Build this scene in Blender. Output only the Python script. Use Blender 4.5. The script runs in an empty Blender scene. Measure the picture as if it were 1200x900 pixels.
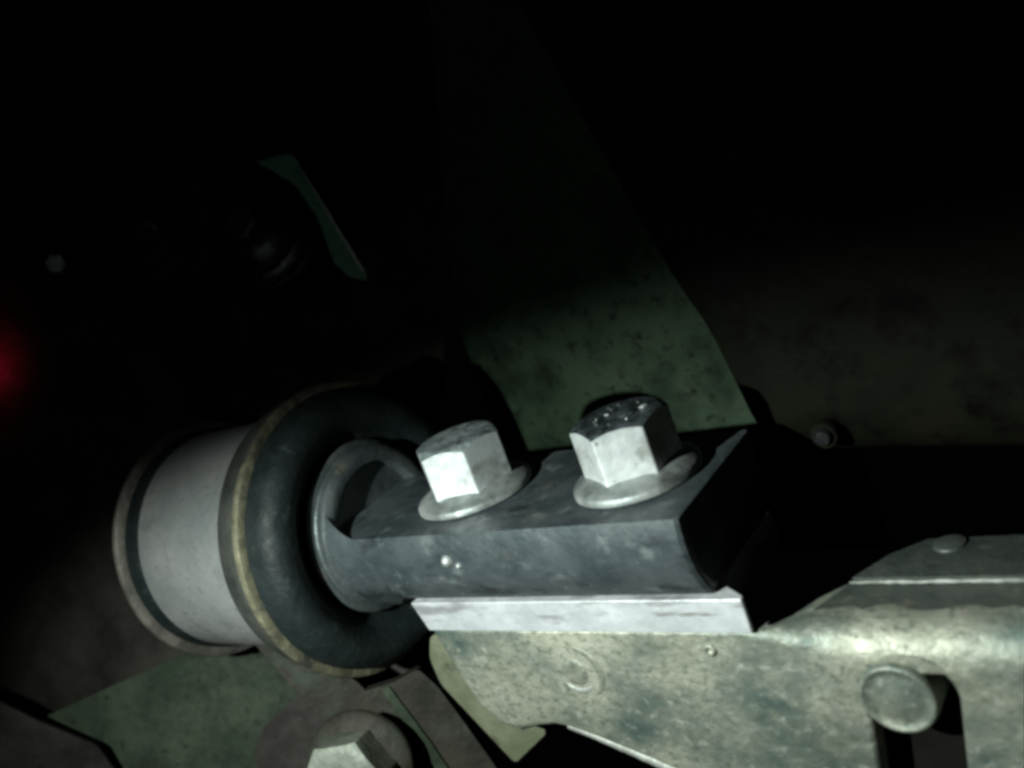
import bpy, bmesh, math, random
from mathutils import Matrix, Vector

random.seed(7)
S = 0.02                       # one working unit is 2 cm
C = bpy.context.scene.collection
sc = bpy.context.scene

# ---------------------------------------------------------------- camera
D = 12.891
cd = bpy.data.cameras.new("camera")
cam = bpy.data.objects.new("camera", cd)
C.objects.link(cam)
cam.location = (0, 0, 0)
cam.rotation_euler = (math.radians(90), 0, 0)
cd.sensor_width = 36.0
cd.lens = 36.0 * D / 12.0
cd.clip_start = 0.005
cd.clip_end = 20.0
cd.dof.use_dof = True
cd.dof.focus_distance = 13.2 * S
cd.dof.aperture_fstop = 13.0
sc.camera = cam

# the frame of the bolted joint: x runs along the bushing pin, z along the bolts
RB = Matrix(((0.7728, 0.5354, -0.3407), (-0.6207, 0.7495, -0.2302), (0.1320, 0.3894, 0.9116)))
OB = Vector((0.48, D, -1.195))

def bw(p):                      # joint frame (units) -> world metres
    return (OB + RB @ Vector(p)) * S

# ---------------------------------------------------------------- world, light, exposure
w = bpy.data.worlds.new("World")
sc.world = w
w.use_nodes = True
bg = w.node_tree.nodes["Background"]
bg.inputs[0].default_value = (0.55, 0.75, 0.70, 1)
bg.inputs[1].default_value = 0.0006
sc.view_settings.view_transform = 'Standard'
sc.view_settings.look = 'None'
sc.view_settings.exposure = 0.0
sc.view_settings.gamma = 1.0
sc.cycles.filter_width = 3.3
sc.cycles.max_bounces = 5

def lamp(name, kind, loc, target, energy, color, radius, size=None, blend=None):
    l = bpy.data.lights.new(name, kind)
    l.energy = energy
    l.color = color
    l.shadow_soft_size = radius
    if kind == 'SPOT':
        l.spot_size = math.radians(size)
        l.spot_blend = blend
    o = bpy.data.objects.new(name, l)
    C.objects.link(o)
    o.location = loc
    if target is not None:
        o.rotation_euler = (Vector(target) - Vector(loc)).to_track_quat('-Z', 'Y').to_euler()
    return o

TL, TA = (-0.5, -9.0, 3.75), (0.35, 0.0, -3.4)
torch = lamp("torch", 'SPOT', bw(TL), bw(TA), 4.4, (0.90, 1.0, 0.95), 0.09 * S, 59, 1.0)
tz = (bw(TL) - bw(TA)).normalized()        # a flat wide beam lying along the pin
tx = RB @ Vector((1, 0, 0))
ty = tz.cross(tx).normalized()
tx = ty.cross(tz)
torch.matrix_world = Matrix.Translation(bw(TL)) @ Matrix((tx, ty, tz)).transposed().to_4x4() @ Matrix.Diagonal((2.7, 1, 1, 1))
lamp("torch_spill", 'POINT', bw(TL), None, 0.04, (0.85, 1.0, 0.93), 0.25 * S)
lamp("red_lamp", 'SPOT', Vector((-9.0, 18.15, 0.32)) * S, Vector((-9.2, 19.5, 0.27)) * S, 0.013, (1.0, 0.03, 0.08), 0.1 * S, 165, 1.0)

# ---------------------------------------------------------------- materials
def mat(name, a, b, scale=1.0, rough=(0.4, 0.6), metallic=0.0, spots=(), bump=0.15, bump_scale=None,
        stretch=(1, 1, 1), lo=0.35, hi=0.65, spec=0.5):
    """two-tone mottled surface; spots = (colour, noise scale per unit, threshold, softness, stretch)"""
    m = bpy.data.materials.new(name)
    m.use_nodes = True
    nt = m.node_tree
    N, L = nt.nodes, nt.links
    bs = N["Principled BSDF"]
    tc = N.new("ShaderNodeTexCoord")
    oi = N.new("ShaderNodeObjectInfo")

    def noise(sc_, detail, st, off):
        mp = N.new("ShaderNodeMapping")
        mp.inputs["Scale"].default_value = tuple(sc_ / S * s for s in st)
        mp.inputs["Location"].default_value = (off, off * 0.7, off * 1.3)
        ad = N.new("ShaderNodeVectorMath")
        ad.operation = 'ADD'
        L.new(tc.outputs["Object"], mp.inputs["Vector"])
        L.new(mp.outputs[0], ad.inputs[0])
        ml = N.new("ShaderNodeMath")
        ml.operation = 'MULTIPLY'
        ml.inputs[1].default_value = 37.0
        L.new(oi.outputs["Random"], ml.inputs[0])
        L.new(ml.outputs[0], ad.inputs[1])
        n = N.new("ShaderNodeTexNoise")
        n.inputs["Scale"].default_value = 1.0
        n.inputs["Detail"].default_value = detail
        n.inputs["Roughness"].default_value = 0.62
        L.new(ad.outputs[0], n.inputs["Vector"])
        return n.outputs["Fac"]

    def ramp(fac, p0, p1):
        r = N.new("ShaderNodeMapRange")
        r.inputs["From Min"].default_value = p0
        r.inputs["From Max"].default_value = p1
        L.new(fac, r.inputs["Value"])
        return r.outputs[0]

    n1 = noise(scale, 7, stretch, 0.0)
    mix = N.new("ShaderNodeMix")
    mix.data_type = 'RGBA'
    mix.inputs[6].default_value = (*a, 1)
    mix.inputs[7].default_value = (*b, 1)
    L.new(ramp(n1, lo, hi), mix.inputs[0])
    col = mix.outputs[2]
    met = None
    for i, s in enumerate(spots):
        c, ss, th, soft, st = s
        f = ramp(noise(ss, 5, st, 3.1 + 5.7 * i), th - soft, th + soft)
        mx = N.new("ShaderNodeMix")
        mx.data_type = 'RGBA'
        L.new(f, mx.inputs[0])
        L.new(col, mx.inputs[6])
        mx.inputs[7].default_value = (*c, 1)
        col = mx.outputs[2]
    L.new(col, bs.inputs["Base Color"])
    bs.inputs["Metallic"].default_value = metallic
    bs.inputs["Specular IOR Level"].default_value = spec
    fine = noise(bump_scale or scale * 5, 6, (1, 1, 1), 9.0)
    rr = N.new("ShaderNodeMapRange")
    rr.inputs["From Min"].default_value = 0.3
    rr.inputs["From Max"].default_value = 0.7
    rr.inputs["To Min"].default_value = rough[0]
    rr.inputs["To Max"].default_value = rough[1]
    L.new(fine, rr.inputs["Value"])
    L.new(rr.outputs[0], bs.inputs["Roughness"])
    bp = N.new("ShaderNodeBump")
    bp.inputs["Strength"].default_value = bump
    bp.inputs["Distance"].default_value = 0.05 * S
    ad2 = N.new("ShaderNodeMath")
    ad2.operation = 'ADD'
    L.new(fine, ad2.inputs[0])
    L.new(n1, ad2.inputs[1])
    L.new(ad2.outputs[0], bp.inputs["Height"])
    L.new(bp.outputs[0], bs.inputs["Normal"])
    return m

U = (1, 1, 1)
M = {}
M['zinc'] = mat("zinc_plated_steel", (0.62, 0.67, 0.66), (0.76, 0.79, 0.78), 2.0, (0.40, 0.56), 0.6,
                [((0.34, 0.35, 0.32), 2.2, 0.60, 0.08, U), ((0.18, 0.17, 0.14), 7.0, 0.68, 0.05, U)], 0.10, 9)
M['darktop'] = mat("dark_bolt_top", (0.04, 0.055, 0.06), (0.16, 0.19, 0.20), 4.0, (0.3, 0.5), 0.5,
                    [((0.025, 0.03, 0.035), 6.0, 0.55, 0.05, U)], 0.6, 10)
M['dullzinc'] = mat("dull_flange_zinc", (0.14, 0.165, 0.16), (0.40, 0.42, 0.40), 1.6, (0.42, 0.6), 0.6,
                     [((0.11, 0.12, 0.11), 2.6, 0.60, 0.08, U)], 0.15, 9)  # flange zinc darkened to paint in the shading of its top face
M['dimzinc'] = mat("dim_zinc", (0.08, 0.09, 0.07), (0.20, 0.21, 0.18), 1.8, (0.5, 0.7), 0.3,
                      [((0.06, 0.07, 0.05), 1.5, 0.55, 0.10, U)], 0.3, 9)  # zinc darkened in colour for the weaker light on the low bolt
M['bolttop'] = mat("worn_bolt_top", (0.22, 0.27, 0.27), (0.50, 0.57, 0.57), 3.0, (0.3, 0.55), 0.45,
                   [((0.10, 0.12, 0.12), 5.0, 0.57, 0.08, U)], 0.5, 10)
M['alu'] = mat("bare_aluminium", (0.42, 0.44, 0.455), (0.68, 0.695, 0.71), 0.8, (0.42, 0.58), 0.5,
               [((0.28, 0.28, 0.29), 1.5, 0.61, 0.05, (0.45, 1, 2.4)), ((0.20, 0.20, 0.19), 3.2, 0.64, 0.05, (0.35, 1, 3))],
               0.2, 8)
M['steel'] = mat("dark_phosphated_steel", (0.023, 0.033, 0.037), (0.058, 0.069, 0.074), 1.6, (0.45, 0.66), 0.3,
                 [((0.10, 0.095, 0.08), 1.3, 0.70, 0.08, U), ((0.014, 0.018, 0.022), 2.2, 0.61, 0.05, (0.7, 1, 1.3)), ((0.13, 0.15, 0.15), 3.0, 0.66, 0.10, U),
                  ((0.28, 0.30, 0.30), 9.0, 0.72, 0.04, U)], 0.35, 6)
M['collar'] = mat("dull_dark_steel", (0.040, 0.052, 0.054), (0.085, 0.098, 0.098), 2.2, (0.4, 0.6), 0.4,
                  [((0.16, 0.14, 0.10), 2.0, 0.68, 0.06, U)], 0.3, 7)
M['can'] = mat("grey_painted_sleeve", (0.140, 0.152, 0.148), (0.222, 0.218, 0.212), 0.8, (0.5, 0.65), 0.15,
               [((0.10, 0.10, 0.09), 3.0, 0.68, 0.10, U), ((0.12, 0.13, 0.12), 14.0, 0.62, 0.06, U)], 0.18, 12)
M['tan'] = mat("tarnished_yellow_rim", (0.08, 0.076, 0.048), (0.20, 0.19, 0.125), 2.4, (0.4, 0.6), 0.4,
               [((0.05, 0.05, 0.04), 3.0, 0.56, 0.08, U)], 0.4, 8)
M['rim'] = mat("dark_sleeve_rim", (0.022, 0.025, 0.022), (0.055, 0.058, 0.050), 2.0, (0.4, 0.6), 0.3, [], 0.2, 8)
M['lip'] = mat("rusty_rolled_lip", (0.06, 0.058, 0.048), (0.14, 0.13, 0.11), 2.5, (0.45, 0.65), 0.3,
               [((0.05, 0.045, 0.04), 2.5, 0.6, 0.08, U)], 0.4, 8)
M['rubber'] = mat("black_rubber", (0.003, 0.006, 0.006), (0.009, 0.014, 0.014), 2.0, (0.50, 0.70), 0.0,
                  [((0.03, 0.04, 0.04), 3.2, 0.68, 0.08, U), ((0.05, 0.05, 0.042), 12.0, 0.70, 0.04, U)], 0.35, 9, spec=0.22)
M['arm'] = mat("grimy_cast_arm", (0.160, 0.172, 0.132), (0.35, 0.348, 0.280), 0.7, (0.42, 0.62), 0.45,
               [((0.065, 0.095, 0.085), 0.75, 0.55, 0.10, U), ((0.34, 0.345, 0.30), 7.0, 0.66, 0.10, U),
                ((0.105, 0.12, 0.092), 9.0, 0.59, 0.10, (1, 1, 1.3)), ((0.06, 0.065, 0.045), 3.0, 0.72, 0.05, (0.6, 1, 1.8))],
               0.5, 7)
M['armtop'] = mat("shaded_arm_sheet", (0.035, 0.045, 0.040), (0.085, 0.096, 0.082), 1.0, (0.40, 0.6), 0.35,
                  [((0.16, 0.15, 0.12), 3.0, 0.68, 0.08, U)], 0.4, 8)  # arm colour darkened in place of grazing light on its top
M['edge'] = mat("bare_worn_edge", (0.35, 0.36, 0.33), (0.62, 0.62, 0.57), 2.6, (0.4, 0.6), 0.5,
                [((0.14, 0.14, 0.12), 2.2, 0.60, 0.08, U)], 0.4, 8)
M['wornlip'] = mat("worn_lower_lip", (0.12, 0.13, 0.11), (0.36, 0.37, 0.34), 1.6, (0.45, 0.65), 0.4,
                    [((0.10, 0.11, 0.09), 3.0, 0.58, 0.10, U)], 0.4, 8)
M['olive'] = mat("olive_painted_steel", (0.085, 0.095, 0.060), (0.150, 0.155, 0.105), 1.4, (0.5, 0.7), 0.1,
                 [((0.04, 0.045, 0.03), 3.0, 0.66, 0.08, U)], 0.3, 8, spec=0.3)
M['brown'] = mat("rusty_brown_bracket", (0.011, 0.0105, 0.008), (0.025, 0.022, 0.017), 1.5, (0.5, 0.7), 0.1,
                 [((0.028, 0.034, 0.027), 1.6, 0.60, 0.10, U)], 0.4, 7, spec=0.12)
M['green'] = mat("green_grey_panel", (0.013, 0.023, 0.012), (0.034, 0.043, 0.027), 1.1, (0.55, 0.75), 0.0,
                 [((0.007, 0.011, 0.006), 1.2, 0.58, 0.12, U), ((0.006, 0.008, 0.005), 6.0, 0.62, 0.08, U), ((0.035, 0.04, 0.03), 7.0, 0.69, 0.06, U)], 0.25, 9, spec=0.12)
M['panel'] = mat("olive_body_panel", (0.023, 0.043, 0.024), (0.042, 0.064, 0.040), 0.9, (0.5, 0.7), 0.0,
                 [((0.009, 0.016, 0.009), 1.1, 0.58, 0.12, U), ((0.008, 0.010, 0.006), 6.0, 0.62, 0.08, U), ((0.045, 0.05, 0.04), 5.0, 0.69, 0.06, U)], 0.2, 9, spec=0.12)
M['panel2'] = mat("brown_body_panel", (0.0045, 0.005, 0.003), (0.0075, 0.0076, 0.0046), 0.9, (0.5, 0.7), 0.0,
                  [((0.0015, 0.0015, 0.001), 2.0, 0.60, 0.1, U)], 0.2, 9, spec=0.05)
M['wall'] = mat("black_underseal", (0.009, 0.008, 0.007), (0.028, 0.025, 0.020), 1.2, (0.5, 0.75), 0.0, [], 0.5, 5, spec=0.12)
M['void'] = mat("slot_shade", (0.004, 0.0035, 0.003), (0.009, 0.008, 0.007), 1.0, (0.7, 0.9), 0.0, [], 0.2, 6, spec=0.03)  # near-black colour that paints the shade inside the slot
M['black'] = mat("black_glossy_rubber", (0.006, 0.006, 0.007), (0.012, 0.012, 0.013), 2.0, (0.22, 0.4), 0.0, [], 0.3, 6)
M['mint'] = mat("green_plated_bracket", (0.10, 0.22, 0.15), (0.15, 0.30, 0.21), 2.0, (0.4, 0.6), 0.2,
                [((0.03, 0.05, 0.04), 5.0, 0.66, 0.1, U)], 0.3, 9)

# ---------------------------------------------------------------- helpers
class MB:
    """collects faces in units; build() links them as one mesh object"""
    def __init__(self):
        self.v, self.f = [], []

    def add(self, verts, faces):
        n = len(self.v)
        self.v += [tuple(p) for p in verts]
        self.f += [tuple(i + n for i in f) for f in faces]

    def loft(self, rings, closed=True, cap0=False, cap1=False):
        n = len(rings[0])
        vs = [p for r in rings for p in r]
        fs = []
        for i in range(len(rings) - 1):
            for j in range(n if closed else n - 1):
                k = (j + 1) % n
                fs.append((i * n + j, i * n + k, (i + 1) * n + k, (i + 1) * n + j))
        if cap0:
            fs.append(tuple(range(n))[::-1])
        if cap1:
            fs.append(tuple((len(rings) - 1) * n + j for j in range(n)))
        self.add(vs, fs)

    def lathe(self, prof, axis='z', n=96, c=(0, 0, 0), wob=0.0):
        """prof = [(along, radius)...]"""
        rings = []
        for a, r in prof:
            ring = []
            for i in range(n):
                t = 2 * math.pi * i / n
                rr = r * (1 + wob * (math.sin(3 * t + 1) + 0.6 * math.sin(7 * t + 2.2)))
                u, q = rr * math.cos(t), rr * math.sin(t)
                p = {'z': (u, q, a), 'x': (a, u, q), 'y': (u, a, q)}[axis]
                ring.append((p[0] + c[0], p[1] + c[1], p[2] + c[2]))
            rings.append(ring)
        self.loft(rings, True, prof[0][1] > 1e-6, prof[-1][1] > 1e-6)

    def build(self, name, m, parent=None, angle=35, bevel=0.0, frame=None, kind=None, seg=2):
        me = bpy.data.meshes.new(name)
        me.from_pydata([(x * S, y * S, z * S) for x, y, z in self.v], [], self.f)
        bm = bmesh.new()
        bm.from_mesh(me)
        bmesh.ops.remove_doubles(bm, verts=bm.verts, dist=1e-6)
        bmesh.ops.recalc_face_normals(bm, faces=bm.faces)
        bm.to_mesh(me)
        bm.free()
        for p in me.polygons:
            p.use_smooth = True
        me.set_sharp_from_angle(angle=math.radians(angle))
        me.materials.append(m)
        o = bpy.data.objects.new(name, me)
        C.objects.link(o)
        if parent is not None:
            o.parent = parent
        if frame is not None:
            o.matrix_world = frame
        if bevel:
            md = o.modifiers.new("bevel", 'BEVEL')
            md.width = bevel * S
            md.segments = seg
            md.limit_method = 'ANGLE'
            md.angle_limit = math.radians(30)
            md.harden_normals = True
        if kind:
            o["kind"] = kind
        return o

def joint_frame(c=(0, 0, 0), rz=0.0):
    return Matrix.Translation(bw(c)) @ RB.to_4x4() @ Matrix.Rotation(rz, 4, 'Z')

def empty(name, frame, label, cat, group=None):
    o = bpy.data.objects.new(name, None)
    C.objects.link(o)
    o.matrix_world = frame
    o.empty_display_size = 0.01
    return tag(o, label, cat, group)

def tag(o, label, cat, group=None):
    o["label"] = label
    o["category"] = cat
    if group:
        o["group"] = group
    return o

def prism(pts, t0, t1, plane='xz'):
    """outline extruded between t0 and t1 along the remaining axis"""
    mb = MB()
    def P(a, b, t):
        return {'xz': (a, t, b), 'xy': (a, b, t)}[plane]
    mb.loft([[P(a, b, t0) for a, b in pts], [P(a, b, t1) for a, b in pts]], True, True, True)
    return mb

def smooth_poly(pts, rads, seg=5):
    """polygon with rounded corners"""
    out = []
    n = len(pts)
    for i in range(n):
        p, a, b = Vector(pts[i]), Vector(pts[i - 1]), Vector(pts[(i + 1) % n])
        r = rads[i] if isinstance(rads, (list, tuple)) else rads
        d1, d2 = (a - p), (b - p)
        r = min(r, d1.length * 0.48, d2.length * 0.48)
        if r < 1e-4:
            out.append(tuple(p))
            continue
        s, e = p + d1.normalized() * r, p + d2.normalized() * r
        for k in range(seg + 1):
            t = k / seg
            out.append(tuple(s * (1 - t) ** 2 + p * 2 * t * (1 - t) + e * t * t))
    return out

def world_frame(px, py, depth, tilt=0.0, turn=0.0, roll=0.0):
    """a frame standing at a depth before the lens: x right, z up, y away"""
    k = depth / (100 * D)
    loc = Vector(((px - 600) * k, depth, (450 - py) * k)) * S
    return Matrix.Translation(loc) @ Matrix.Rotation(turn, 4, 'Z') @ Matrix.Rotation(tilt, 4, 'X') @ Matrix.Rotation(roll, 4, 'Y')

def outline(pts, px, py, depth):
    k = depth / (100 * D)
    return [((a - px) * k, (py - b) * k) for a, b in pts]

# ================================================================ large structure
# wall of the underbody on the left, with ribs so that it does not read as one sheet
fr = world_frame(200, 400, 18.6, tilt=math.radians(-6), turn=math.radians(-10))
mb = MB()
nx, nz = 60, 60
vs, fs = [], []
for i in range(nx + 1):
    for j in range(nz + 1):
        x, z = -14 + 18.7 * i / nx, -11 + 24 * j / nz
        y = 0.35 * math.sin(x * 0.5 + 0.6) * math.cos(z * 0.35) + 0.12 * math.sin(z * 1.3 + x * 0.4)
        vs.append((x, y, z))
for i in range(nx):
    for j in range(nz):
        a = i * (nz + 1) + j
        fs.append((a, a + nz + 1, a + nz + 2, a + 1))
mb.add(vs, fs)
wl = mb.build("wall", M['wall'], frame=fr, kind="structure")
wl["label"] = "black undersealed wall of the underbody on the left"

# brown sheet on the right, its lower edge rolled away from the lens, its left edge turned back
fr = joint_frame((0, 1.6, 0))
mb = MB()
rows = [(0.75, -0.62), (0.52, -0.62), (0.35, -0.56), (0.20, -0.44), (0.10, -0.28), (0.03, -0.10), (0.0, 0.1)] + [(0.0, 0.1 + 0.3 * k) for k in range(1, 46)]
EDGE = [(-2.0, 1.97), (-0.5, 1.95), (-0.09, 1.89), (1.09, 1.70), (1.72, 1.47), (2.16, 1.37), (2.71, 1.22), (5.5, 0.6), (16.0, -1.5)]
def edge_x(z):
    for (z0, x0), (z1, x1) in zip(EDGE, EDGE[1:]):
        if z <= z1:
            return x0 + (x1 - x0) * (z - z0) / (z1 - z0)
    return EDGE[-1][1]
vs, fs = [], []
cols = [(0.0, 0.14), (0.0, 0.03), (0.012, 0.008), (0.03, 0.0)] + [(0.03 + 0.45 * k, 0.0) for k in range(1, 46)]
for dx, ey in cols:
    for dy, dz in rows:
        z0 = -0.10 + dz
        x = edge_x(z0) + dx
        vs.append((x, ey + dy + 0.05 * math.sin(x * 0.9 - 1.7) * math.cos(dz * 0.6) * min(1, dx), z0 - 0.095 * (x - 1.8)))
for i in range(len(cols) - 1):
    for j in range(len(rows) - 1):
        a = i * len(rows) + j
        fs.append((a, a + len(rows), a + len(rows) + 1, a + 1))
mb.add(vs, fs)
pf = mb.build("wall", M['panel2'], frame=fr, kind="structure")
pf["label"] = "dim brown body wall behind the joint on the right"

# olive body panel just behind the bolts
t = empty("body_panel", joint_frame((-0.5, 4.0, 0)), "olive green body panel edge standing behind the two bright bolts", "panel")
pts = smooth_poly([(-0.5, 9.5), (-2.94, 3.0), (-3.52, 1.19), (-3.53, -0.49), (-3.50, -3.2), (2.5, -3.2), (2.5, 9.5)], 0.12)
prism(pts, 0, 0.14).build("sheet", M['panel'], t, bevel=0.03)

# stud in the far panel
t = empty("panel_screw", joint_frame((2.72, 1.57, -0.38)), "small dark round screw in the dim brown wall on the right", "screw")
mb = MB()
mb.lathe([(0.06, 0.17), (-0.02, 0.17), (-0.05, 0.15), (-0.05, 0.09)], 'y', 32)
mb.build("washer", M['panel2'], t)
mb = MB()
mb.lathe([(0.0, 0.10), (-0.09, 0.10), (-0.12, 0.08), (-0.12, 0.0)], 'y', 24)
mb.build("head", M['black'], t)

# ================================================================ control arm
AC = (0, 0, -2.4)
arm = empty("suspension_wishbone", joint_frame(AC), "grimy mottled grey green suspension arm running out of frame at lower right", "suspension arm")
Y0 = -0.90
OUT = [((-1.90, -1.385), .05), ((-0.6, -1.385), .05), ((2.35, -1.385), .05), ((2.75, -1.385), .16), ((3.3, -1.385), .34), ((4.0, -1.385), .42),
       ((6.0, -1.385), .45), ((9.5, -1.385), .45), ((9.5, -6.0), .3), ((6.0, -5.4), .3), ((3.2, -4.25), .25), ((1.6, -3.55), .14),
       ((0.74, -3.15), .10), ((0.02, -2.87), .09), ((-0.30, -2.76), .09), ((-0.53, -2.73), .10), ((-0.80, -2.79), .14),
       ((-1.14, -2.90), .16), ((-1.45, -2.80), .16), ((-1.68, -2.52), .14), ((-1.80, -2.1), .12)]
op = [Vector(p) for p, r in OUT]
orr = [r for p, r in OUT]
# densify
dp, dr = [], []
for i in range(len(op)):
    a, b = op[i], op[(i + 1) % len(op)]
    n = max(1, int((b - a).length / 0.22))
    for k in range(n):
        dp.append(a.lerp(b, k / n))
        dr.append(orr[i] + (orr[(i + 1) % len(op)] - orr[i]) * k / n)
cen = []
for i in range(len(dp)):
    a, b = dp[i - 1], dp[(i + 1) % len(dp)]
    tn = (b - a).normalized()
    cen.append(Vector((tn.y, -tn.x)))          # inward for a clockwise outline
mb = MB()
rings = []
NQ = 6
def arm_local(x, y, z):
    return (x - AC[0], y - AC[1], z - AC[2])
for q in range(NQ + 1):
    al = math.pi / 2 * q / NQ
    ring = []
    for p, r, n in zip(dp, dr, cen):
        ins = r * (1 - math.sin(al))
        yy = Y0 + r * (1 - math.cos(al))
        ring.append(arm_local(p.x + n.x * ins, yy, p.y + n.y * ins))
    rings.append(ring)
mb.loft(rings, True)
back = [arm_local(p.x, 0.76, p.y) for p in dp]
nb = len(dp)
fs = []
for i in range(nb):                             # the top is open left of the lapped sheet
    k = (i + 1) % nb
    if dp[i].y > -1.39 and dp[k].y > -1.39 and dp[k].x < 9.4:
        continue
    fs.append((i, k, nb + k, nb + i))
mb.add(rings[-1] + back, fs)
# pressed top sheet, its left edge curving back from the plate
te = [(2.58, -0.86), (2.83, -0.58), (2.99, -0.27), (3.25, 0.05), (3.48, 0.47), (3.77, 0.71), (3.95, 0.76), (9.4, 0.76), (9.4, -0.46), (6.0, -0.46),
      (4.0, -0.49), (3.3, -0.57), (2.75, -0.75)]
mb2 = prism(te, 0.975, 1.0145, 'xy')
mb.add(mb2.v, mb2.f)
# narrow ledge that carries the plate
mb2 = prism([(-1.88, -0.84), (2.6, -0.84), (2.6, -0.70), (-1.88, -0.70)], 0.90, 1.0145, 'xy')
mb.add(mb2.v, mb2.f)
shell = mb
# front face with a slot hole in it
slot = []
A, B, RW = Vector((3.93, -2.08)), Vector((3.70, -3.55)), 0.47
dv = (B - A).normalized()
pv = Vector((-dv.y, dv.x))
for k in range(17):
    tt = math.pi * k / 16
    slot.append(A + pv * RW * math.cos(tt) - dv * RW * math.sin(tt))
for k in range(17):
    tt = math.pi * k / 16
    slot.append(B - pv * RW * math.cos(tt) + dv * RW * math.sin(tt))
bm = bmesh.new()
e = []
for loop in ([Vector((v[0] + AC[0], v[2] + AC[2])) for v in rings[0]], slot):
    vv = [bm.verts.new((p.x - AC[0], Y0 - AC[1], p.y - AC[2])) for p in loop]
    e += [bm.edges.new((vv[i], vv[(i + 1) % len(vv)])) for i in range(len(vv))]
bmesh.ops.triangle_fill(bm, edges=e, use_beauty=True, normal=(0, -1, 0))
bm.verts.index_update()
shell.add([tuple(v.co) for v in bm.verts], [tuple(v.index for v in f.verts) for f in bm.faces])
bm.free()
# rolled lip of the slot going inward
lips = []
for dr_, yy in ((0, 0), (-0.025, 0.008), (-0.05, 0.035), (-0.07, 0.09), (-0.075, 0.2)):
    lips.append([])
    for i, p in enumerate(slot):
        a, b = slot[i - 1], slot[(i + 1) % len(slot)]
        tn = (b - a).normalized()
        c0 = A if (p - A).length < (p - B).length else B
        n = (c0 - p).normalized()
        pp = p - n * dr_
        lips[-1].append((pp.x - AC[0], Y0 + yy - AC[1], pp.y - AC[2]))
shell.loft(lips)
shell.build("body", M['arm'], arm, angle=40)

# upper sheet lapped over the arm's top, its bare edge showing as a bright line
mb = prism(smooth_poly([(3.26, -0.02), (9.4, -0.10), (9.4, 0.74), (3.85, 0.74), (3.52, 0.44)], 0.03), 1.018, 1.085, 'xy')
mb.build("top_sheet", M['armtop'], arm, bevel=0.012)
mb = MB()
rings = []
for i in range(90):
    x = 3.25 + 6.1 * i / 89
    y = -0.03 - 0.08 * (x - 2.3) / 7.1 - 0.014 * random.random()
    r = 0.009 + 0.011 * random.random()
    rings.append([(x, y + r * math.cos(a), 1.05 + 1.5 * r * math.sin(a)) for a in [k * math.pi / 4 for k in range(8)]])
mb.loft(rings, True, True, True)
mb.build("seam", M['wornlip'], arm, angle=80)
# dark strip stands in for the dimmer light on the upturned top face
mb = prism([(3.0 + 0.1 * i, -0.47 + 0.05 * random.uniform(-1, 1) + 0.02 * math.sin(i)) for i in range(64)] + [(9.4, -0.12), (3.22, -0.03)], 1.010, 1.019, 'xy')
mb.build("top_shade", M['armtop'], arm)
# near-black backing added to give the slot its shade
prism([(2.6, 0.85), (5.2, 0.85), (5.2, -2.4), (2.6, -2.4)], -0.50, -0.44).build("slot_backing", M['void'], arm)
# little dome welded on the top sheet, at its back edge
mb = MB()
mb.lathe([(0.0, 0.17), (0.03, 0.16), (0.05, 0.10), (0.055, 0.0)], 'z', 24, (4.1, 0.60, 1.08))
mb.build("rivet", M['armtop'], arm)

# domed plug in the upper end of the slot
mb = MB()
prof = [(0.5, 0.36), (-0.04, 0.375), (-0.085, 0.365), (-0.105, 0.345), (-0.10, 0.322), (-0.075, 0.30), (-0.078, 0.24), (-0.10, 0.13), (-0.108, 0.0)]
mb.lathe(prof, 'y', 64, (3.80 - AC[0], Y0 + 0.02, -2.07 - AC[2]))
mb.build("domed_plug", M['arm'], arm, angle=60)

# stamped ring and small dimple on the side
def crescent(name, cx, cz, rad, a0, a1, wid, hgt, m):
    mb = MB()
    rings = []
    for i in range(33):
        t = i / 32
        a = math.radians(a0 + (a1 - a0) * t)
        k = math.sin(math.pi * t) ** 0.6 + 0.02
        ring = []
        for q in range(9):
            b = math.pi * q / 8
            rr = rad + wid * k * math.cos(b)
            ring.append((cx + rr * math.cos(a), Y0 + 0.01 - hgt * k * math.sin(b), cz + rr * math.sin(a) - AC[2]))
        rings.append(ring)
    mb.loft(rings, False)
    return mb.build(name, m, arm, angle=80)
crescent("stamped_ring", 0.10, -1.95, 0.335, -75, 100, 0.055, 0.022, M['arm'])
crescent("pale_crescent", 0.08, -1.96, 0.235, 195, 330, 0.045, 0.026, M['wornlip'])  # paler arc along the lower inside of the ring
mb = MB()
mb.lathe([(0.02, 0.20), (-0.008, 0.17), (-0.014, 0.10), (-0.015, 0.0)], 'y', 40, (0.08, Y0, -1.94 - AC[2]))
mb.build("dimple", M['arm'], arm, angle=80)
mb = MB()
mb.lathe([(0.01, 0.075), (-0.02, 0.07), (-0.03, 0.045), (-0.004, 0.03), (0.0, 0.0)], 'y', 24, (1.95, Y0, -1.60 - AC[2]))
mb.build("pip", M['arm'], arm, angle=70)
# bare worn flange lip along the lower edge
mb = MB()
rings = []
pl = [(-0.35, -2.76), (0.02, -2.87), (0.74, -3.15), (1.6, -3.55), (3.0, -4.15)]
for i in range(60):
    s = i / 59 * (len(pl) - 1)
    k = min(int(s), len(pl) - 2)
    p = Vector(pl[k]).lerp(Vector(pl[k + 1]), s - k)
    r = 0.045 + 0.03 * min(1, i / 30) + 0.008 * random.random()
    rings.append([arm_local(p.x + 0.3 * r * math.cos(a), Y0 + 0.07 + 1.2 * r * math.cos(a), p.y + r * math.sin(a) + 0.02) for a in [q * math.pi / 5 for q in range(10)]])
mb.loft(rings, True, True, True)
mb.build("lower_lip", M['wornlip'], arm, angle=80)
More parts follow.
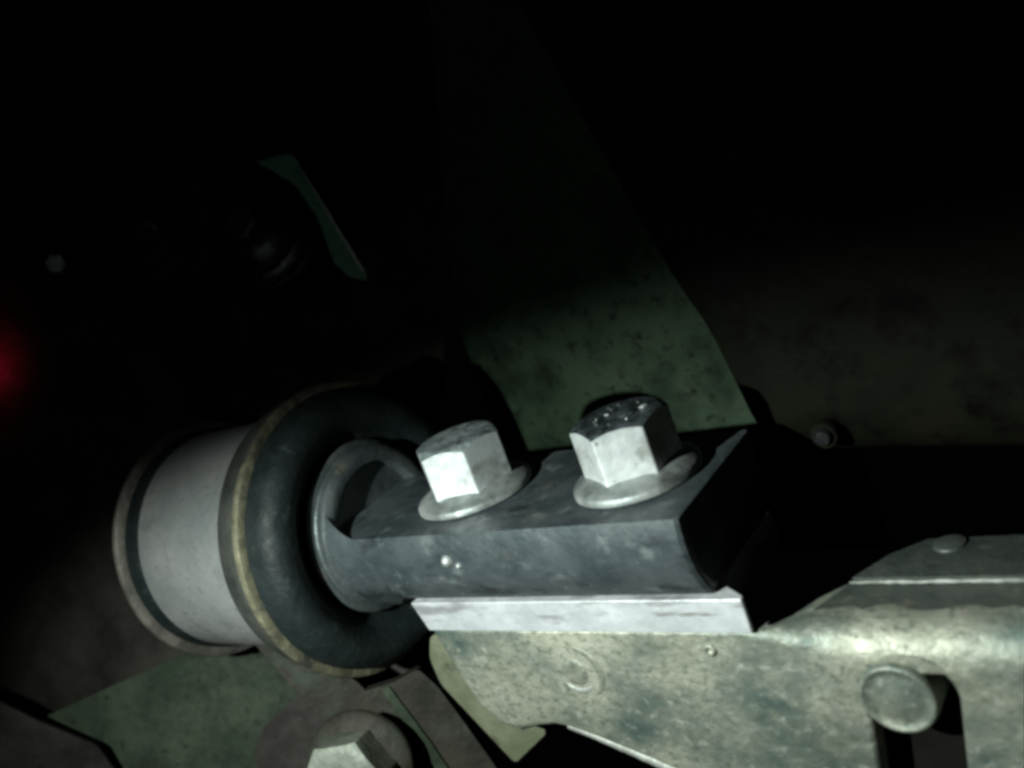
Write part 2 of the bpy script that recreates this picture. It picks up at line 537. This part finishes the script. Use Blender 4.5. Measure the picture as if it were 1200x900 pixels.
# inner flange of the arm seen past its left end
pts = smooth_poly([(-2.62, 0.55), (-2.05, 0.60), (-1.70, 0.0), (-1.45, -0.35), (-1.25, -0.9), (-2.02, -1.45), (-2.80, -0.22), (-2.80, 0.2)], 0.10)
prism(pts, -0.35, -0.22).build("inner_flange", M['olive'], arm, bevel=0.02)

# ================================================================ spacer plate
PC = (0.24, 0, -1.379)
plate_mb = prism(smooth_poly([(-2.28, -0.94), (2.28, -0.94), (2.27, -0.87), (2.10, -0.74), (1.90, -0.60), (1.86, -0.3), (1.86, 0.96), (-2.28, 0.96)], [.02, .03, .02, .05, .06, .1, .02, .02]), 0.0, 0.395, 'xy')
plate_mb.v = [(x + (0.13 if x < -2.2 and z < 0.1 else 0.0), y, z) for x, y, z in plate_mb.v]      # left end sheared off aslant
plate = tag(plate_mb.build("spacer_plate", M['alu'], frame=joint_frame(PC), bevel=0.022, seg=3),
            "bright bare aluminium spacer plate between dark bushing pin and mottled arm", "spacer plate")

# ================================================================ bushing with its pin
YC, ZC = -0.068, -0.285
bc = (-3.2, YC, ZC)
bush = empty("suspension_bushing", joint_frame(bc), "round rubber bushing in a grey sleeve with flat dark bolted pin", "bushing")
X = -bc[0]
def xl(prof):
    return [(a + X, r) for a, r in prof]
mb = MB()
mb.lathe(xl([(-6.3, 1.3), (-6.3, 1.60), (-6.2, 1.615), (-5.4, 1.625), (-4.4, 1.64), (-4.05, 1.655), (-3.9, 1.70), (-3.9, 1.3)]), 'x', 128)
mb.build("sleeve", M['can'], bush)
mb = MB()
mb.lathe(xl([(-6.46, 1.60), (-6.47, 1.76), (-6.49, 1.79), (-6.54, 1.80), (-6.60, 1.76), (-6.64, 1.66), (-6.62, 1.5)]), 'x', 128, wob=0.004)
mb.build("rolled_lip", M['lip'], bush)
mb = MB()
mb.lathe(xl([(-6.46, 1.5), (-6.46, 1.66), (-6.38, 1.66), (-6.26, 1.645), (-6.20, 1.62), (-6.20, 1.5)]), 'x', 128)
mb.build("gap_shade_ring", M['rubber'], bush)  # dark ring stands in for the shaded gap behind the lip
mb = MB()
mb.lathe(xl([(-4.0, 1.60), (-4.02, 1.82), (-3.99, 1.88), (-3.93, 1.905), (-3.62, 1.945), (-3.56, 1.93), (-3.54, 1.7)]), 'x', 128)
mb.build("flange", M['rim'], bush)
mb = MB()
mb.lathe(xl([(-3.58, 1.7), (-3.57, 1.95), (-3.53, 2.00), (-3.47, 2.015), (-3.42, 2.00), (-3.40, 1.94), (-3.42, 1.8)]), 'x', 128, wob=0.003)
mb.build("yellow_rim", M['tan'], bush)
mb = MB()
mb.lathe(xl([(-3.46, 1.90), (-3.38, 1.90), (-3.30, 1.885), (-3.22, 1.88), (-3.12, 1.86), (-3.03, 1.80), (-2.97, 1.71), (-2.95, 1.60),
             (-2.98, 1.48), (-3.06, 1.38), (-3.16, 1.30), (-3.24, 1.2), (-3.26, 0.9)]), 'x', 128, wob=0.003)
mb.build("rubber", M['rubber'], bush, angle=80)
mb = MB()
mb.lathe(xl([(-3.30, 0.8), (-3.30, 1.08), (-3.26, 1.135), (-3.20, 1.16), (-3.13, 1.155), (-3.10, 1.12), (-3.09, 1.06), (-3.06, 1.045),
             (-3.03, 1.05), (-2.98, 1.075), (-2.93, 1.07), (-2.89, 1.03), (-2.87, 0.95), (-2.89, 0.86), (-3.07, 0.84), (-3.07, 0.4)]), 'x', 128)
mb.build("collar", M['collar'], bush)

# pin: round at the collar, milled flat towards the end, flat underneath where it sits on the plate
RP = 1.10
ZB = -0.984 + 0.004
def section(x):
    """outline in (y, z) of the joint frame, the same number of points everywhere"""
    t = min(1.0, max(0.0, (x + 3.08) / 0.80))
    yb = 0.60 + 0.463 * (t ** 0.7)
    y1 = math.sqrt(RP * RP - ZC * ZC)
    yb = min(yb, y1)
    zt = ZC + math.sqrt(max(0, RP * RP - yb * yb))
    h = 0.40 * (1 - min(1.0, max(0.0, (x + 3.0) / 0.62))) ** 1.6     # the runout of the milled flat
    k = min(1.0, max(0.0, (x + 3.05) / 0.5))
    zt = min(zt, h)
    yb = 0.80 + (y1 - 0.80) * k ** 0.8
    yw = math.sqrt(RP * RP - (zt - ZC) ** 2)
    tb = min(1.0, max(0.0, (x + 2.75) / 0.5))
    zb = ZC - RP + (ZB - (ZC - RP)) * tb
    a0 = math.atan2(zt - ZC, -yw)                # left wall top, front side
    if a0 < 0:
        a0 += 2 * math.pi
    a1 = math.atan2(0 - ZC, y1)
    if a1 < 0:
        a1 += 2 * math.pi
    if a1 < a0:
        a1 += 2 * math.pi
    pts = []
    n = 60
    for i in range(n + 1):
        a = a0 + (a1 - a0) * i / n
        y, z = RP * math.cos(a), ZC + RP * math.sin(a)
        pts.append((y, max(z, zb)))
    pts.append((y1, 0.0))
    for i in range(1, 8):
        pts.append((y1 - (y1 + yb) * i / 8, 0.0))
    pts.append((-yb, 0.0))
    return pts
xs = [-3.10 + 0.95 * i / 24 for i in range(25)] + [-2.0, -1.6, -1.2, -0.8, -0.4, 0, 0.4, 0.8, 1.2, 1.6, 2.0, 2.10, 2.138]
rings = []
for x in xs:
    sec = section(x)
    k = 1.0 if x < 2.11 else 0.972
    yaw = 0.05 * max(0.0, x - 1.3) / 0.838             # end skewed to trim the lit back corner
    rings.append([(x - yaw * y + X, y * k - YC, (z - ZC) * k) for y, z in sec])
mb = MB()
mb.loft(rings, True, False, True)
pin = mb.build("pin", M['steel'], bush, angle=32, bevel=0.022)
# turned recess lip round the pin's end
mb = MB()
rings = []
for r0, dx in ((0.93, 0.0), (0.91, 0.012), (0.86, 0.012), (0.84, 0.0)):
    rings.append([(2.138 - 0.05 * r0 * y + dx + X, r0 * y - YC * r0, (z - ZC) * r0) for y, z in section(2.1)])
mb.loft(rings)
mb.build("end_ridge", M['collar'], pin)
# two little weld spatters on the pin's side
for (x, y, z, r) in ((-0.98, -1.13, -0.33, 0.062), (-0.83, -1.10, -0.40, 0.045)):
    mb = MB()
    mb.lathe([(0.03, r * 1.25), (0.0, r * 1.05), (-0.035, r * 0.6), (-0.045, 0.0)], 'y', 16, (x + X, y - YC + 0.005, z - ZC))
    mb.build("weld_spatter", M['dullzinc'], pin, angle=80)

# ================================================================ bolts
def hex_head(s, z0, h):
    """hexagon with a turned chamfer on top"""
    ap = s * math.cos(math.pi / 6)
    rc = ap * 0.94
    n = 96
    bot, side, top = [], [], []
    for i in range(n):
        t = 2 * math.pi * i / n
        k = (t % (math.pi / 3)) - math.pi / 6
        r = ap / math.cos(k)
        zz = z0 + h - (r - rc) * 0.62
        bot.append((r * math.cos(t), r * math.sin(t), z0))
        side.append((r * math.cos(t), r * math.sin(t), zz))
        top.append((rc * math.cos(t), rc * math.sin(t), z0 + h))
    return bot, side, top, rc

def make_bolt(frame, label, s=0.57, h=0.58, tf=0.20, rf=0.74):
    t = empty("flange_bolt", frame, label, "bolt", "hexagon flange bolts of the suspension joint")
    mb = MB()
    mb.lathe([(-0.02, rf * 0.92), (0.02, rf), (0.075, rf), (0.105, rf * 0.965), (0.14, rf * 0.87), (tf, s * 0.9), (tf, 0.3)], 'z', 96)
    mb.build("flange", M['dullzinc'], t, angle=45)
    bot, side, top, rc = hex_head(s, tf - 0.03, h + 0.03)
    mb = MB()
    mb.loft([bot, side])
    hd = mb.build("hex_head", M['zinc'], t, angle=30, bevel=0.022)
    mb = MB()
    z = tf + h
    rings = [side, top]
    for r, dz in ((0.86, 0.0), (0.45, 0.004), (0.0, 0.004)):
        rings.append([(rc * r * math.cos(2 * math.pi * i / 96), rc * r * math.sin(2 * math.pi * i / 96), z + dz) for i in range(96)])
    mb.loft(rings)
    tp = mb.build("head_top", M['bolttop'], hd, angle=40)
    return t, z

def copy_tree(o, parent=None):
    c = o.copy()
    C.objects.link(c)
    if parent is not None:
        c.parent = parent
    for ch in [x for x in C.objects if x.parent == o]:
        copy_tree(ch, c)
    return c

# hexagon corner k sits at angle k*60 deg; the front face's edge runs at angle phi
def hexrot(phi):
    return phi - math.pi / 2 - math.pi / 6

b1, z = make_bolt(joint_frame((-1.191, 0, 0.0), hexrot(0.285)), "grey topped flange bolt on the dark pin, nearest the rubber bushing")
b2 = copy_tree(b1)
b2.matrix_world = joint_frame((1.191, 0, 0.0), hexrot(0.472))
b2["label"] = "dark topped flange bolt near the cut end of the pin, in front of olive panel"
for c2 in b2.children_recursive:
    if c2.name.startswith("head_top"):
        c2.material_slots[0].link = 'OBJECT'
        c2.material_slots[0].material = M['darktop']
b3 = copy_tree(b1)
# worn raised stamp strokes left on the darker head
mb = MB()
rnd = random.Random(5)
for k in range(13):
    cx, cy = rnd.uniform(-0.28, 0.34), rnd.uniform(-0.26, 0.30)
    b = rnd.uniform(0, math.pi)
    ll = rnd.uniform(0.018, 0.05)
    lx, ly = ll * math.cos(b), ll * math.sin(b)
    ox, oy = -0.013 * math.sin(b), 0.013 * math.cos(b)
    z0, z1 = z - 0.03, z + 0.016
    q0 = [(cx - lx - ox, cy - ly - oy), (cx + lx - ox, cy + ly - oy), (cx + lx + ox, cy + ly + oy), (cx - lx + ox, cy - ly + oy)]
    q1 = [(cx + (a - cx) * 0.6, cy + (b_ - cy) * 0.6) for a, b_ in q0]
    mb.add([(a_, b_, z0) for a_, b_ in q0] + [(a_, b_, z1) for a_, b_ in q1],
           [(0, 1, 5, 4), (1, 2, 6, 5), (2, 3, 7, 6), (3, 0, 4, 7), (4, 5, 6, 7)])
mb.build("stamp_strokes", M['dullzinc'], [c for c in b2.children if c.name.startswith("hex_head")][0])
fr3 = world_frame(424, 895, 14.75)
ax = Vector((-0.20, -0.95, -0.02)).normalized()
b3.matrix_world = Matrix.Translation(fr3.translation) @ ax.to_track_quat('Z', 'X').to_matrix().to_4x4() @ Matrix.Rotation(0.75, 4, 'Z')
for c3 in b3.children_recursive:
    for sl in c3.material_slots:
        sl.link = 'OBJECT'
        sl.material = M['brown'] if c3.name.startswith('flange') else M['dimzinc']  # brown flange paints the shaded gap round the dimmed head
b3["label"] = "dim bolt cut off by the bottom edge, below the bushing"

# ================================================================ lower left: brackets
d = 15.0
t = empty("bracket_strap", world_frame(500, 850, d), "rusty brown bracket strap slanting down below the rubber bushing", "bracket")
o = outline([(425, 811), (451, 803), (463, 799), (490, 784), (514, 806), (545, 848), (575, 890), (620, 960), (540, 960), (503, 905), (490, 876), (455, 842)], 500, 850, d)
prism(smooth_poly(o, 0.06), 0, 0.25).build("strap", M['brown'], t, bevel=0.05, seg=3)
o = outline([(446, 806), (456, 803), (505, 868), (560, 950), (545, 955), (494, 874)], 500, 850, d)
prism(smooth_poly(o, 0.03), -0.05, 0.02).build("rib", M['green'], t, bevel=0.02)

d = 15.6
t = empty("bracket_ear", world_frame(360, 800, d), "dark narrow bracket ear under the yellow rim of the bushing", "bracket")
o = outline([(296, 752), (330, 745), (420, 800), (455, 840), (470, 900), (400, 905), (384, 850), (345, 810)], 360, 800, d)
prism(smooth_poly(o, 0.08), 0, 0.3).build("ear", M['brown'], t, bevel=0.04)

d = 17.3
t = empty("lower_panel", world_frame(220, 860, d, tilt=math.radians(-12)), "flat dull green panel below the grey sleeve at lower left", "panel")
o = outline([(30, 850), (98, 819), (215, 766), (320, 770), (400, 830), (460, 1000), (-150, 1000)], 220, 860, d)
prism(smooth_poly(o, 0.08), 0, 0.2).build("sheet", M['green'], t, bevel=0.04)

d = 16.4
t = empty("side_flange", world_frame(40, 860, d, turn=math.radians(15)), "black slanted flange in faint red light at the lower left corner", "flange")
o = outline([(-120, 760), (0, 818), (45, 846), (110, 880), (160, 960), (-120, 960)], 40, 860, d)
prism(smooth_poly(o, 0.08), 0, 0.12).build("sheet", M['wall'], t, bevel=0.04)

# ================================================================ upper left: bracket with a dark boot
d = 16.7
t = empty("corner_bracket", world_frame(365, 255, d), "green plated bracket corner behind the black boot at upper left", "bracket")
o = outline([(300, 190), (312, 186), (339, 180), (347, 186), (430, 322), (428, 329), (408, 324), (391, 308), (384, 288), (372, 255), (346, 217), (316, 198)], 365, 255, d)
prism(smooth_poly(o, 0.02), 0, 0.12).build("plate", M['mint'], t, bevel=0.02)
o = outline([(341, 180), (347, 186), (430, 320), (424, 318)], 365, 255, d)
prism(o, -0.05, -0.002).build("bare_edge", M['edge'], t, bevel=0.01)

fr = world_frame(303, 272, 17.0) @ Matrix.Rotation(math.radians(-18), 4, 'Z') @ Matrix.Rotation(math.radians(-8), 4, 'X')
t = empty("rubber_boot", fr, "round black glossy ribbed boot in front of the green bracket", "boot")
mb = MB()
mb.lathe([(0.6, 0.95), (0.3, 0.97), (0.1, 0.96), (0.05, 0.88), (0.0, 0.90), (-0.08, 0.86), (-0.12, 0.74), (-0.18, 0.76), (-0.28, 0.70), (-0.34, 0.55),
          (-0.38, 0.5), (-0.42, 0.3), (-0.42, 0.0)], 'y', 72)
mb.build("boot", M['black'], t, angle=60)
mb = MB()
mb.lathe([(-0.40, 0.3), (-0.54, 0.29), (-0.58, 0.22), (-0.58, 0.0)], 'y', 6)
mb.build("centre_nut", M['rim'], t, bevel=0.02)

# two dark nuts added to give one glint each
for (px, py, tx, ty, sz, lab) in ((66, 308, 0.3, 0.2, 0.22, "tiny black nut added for a glint above the red glow"),
                                  (173, 268, -0.1, 0.4, 0.26, "tiny black nut added for a glint left of the round boot")):
    t = empty("glint_nut", world_frame(px, py, 17.6, turn=tx, tilt=ty), lab, "nut", "black nuts added for glints")
    mb = MB()
    mb.lathe([(0.4, sz), (-0.05, sz), (-0.12, sz * 0.8), (-0.12, 0.0)], 'y', 6)
    mb.build("nut", M['black'], t, bevel=0.03, seg=3)
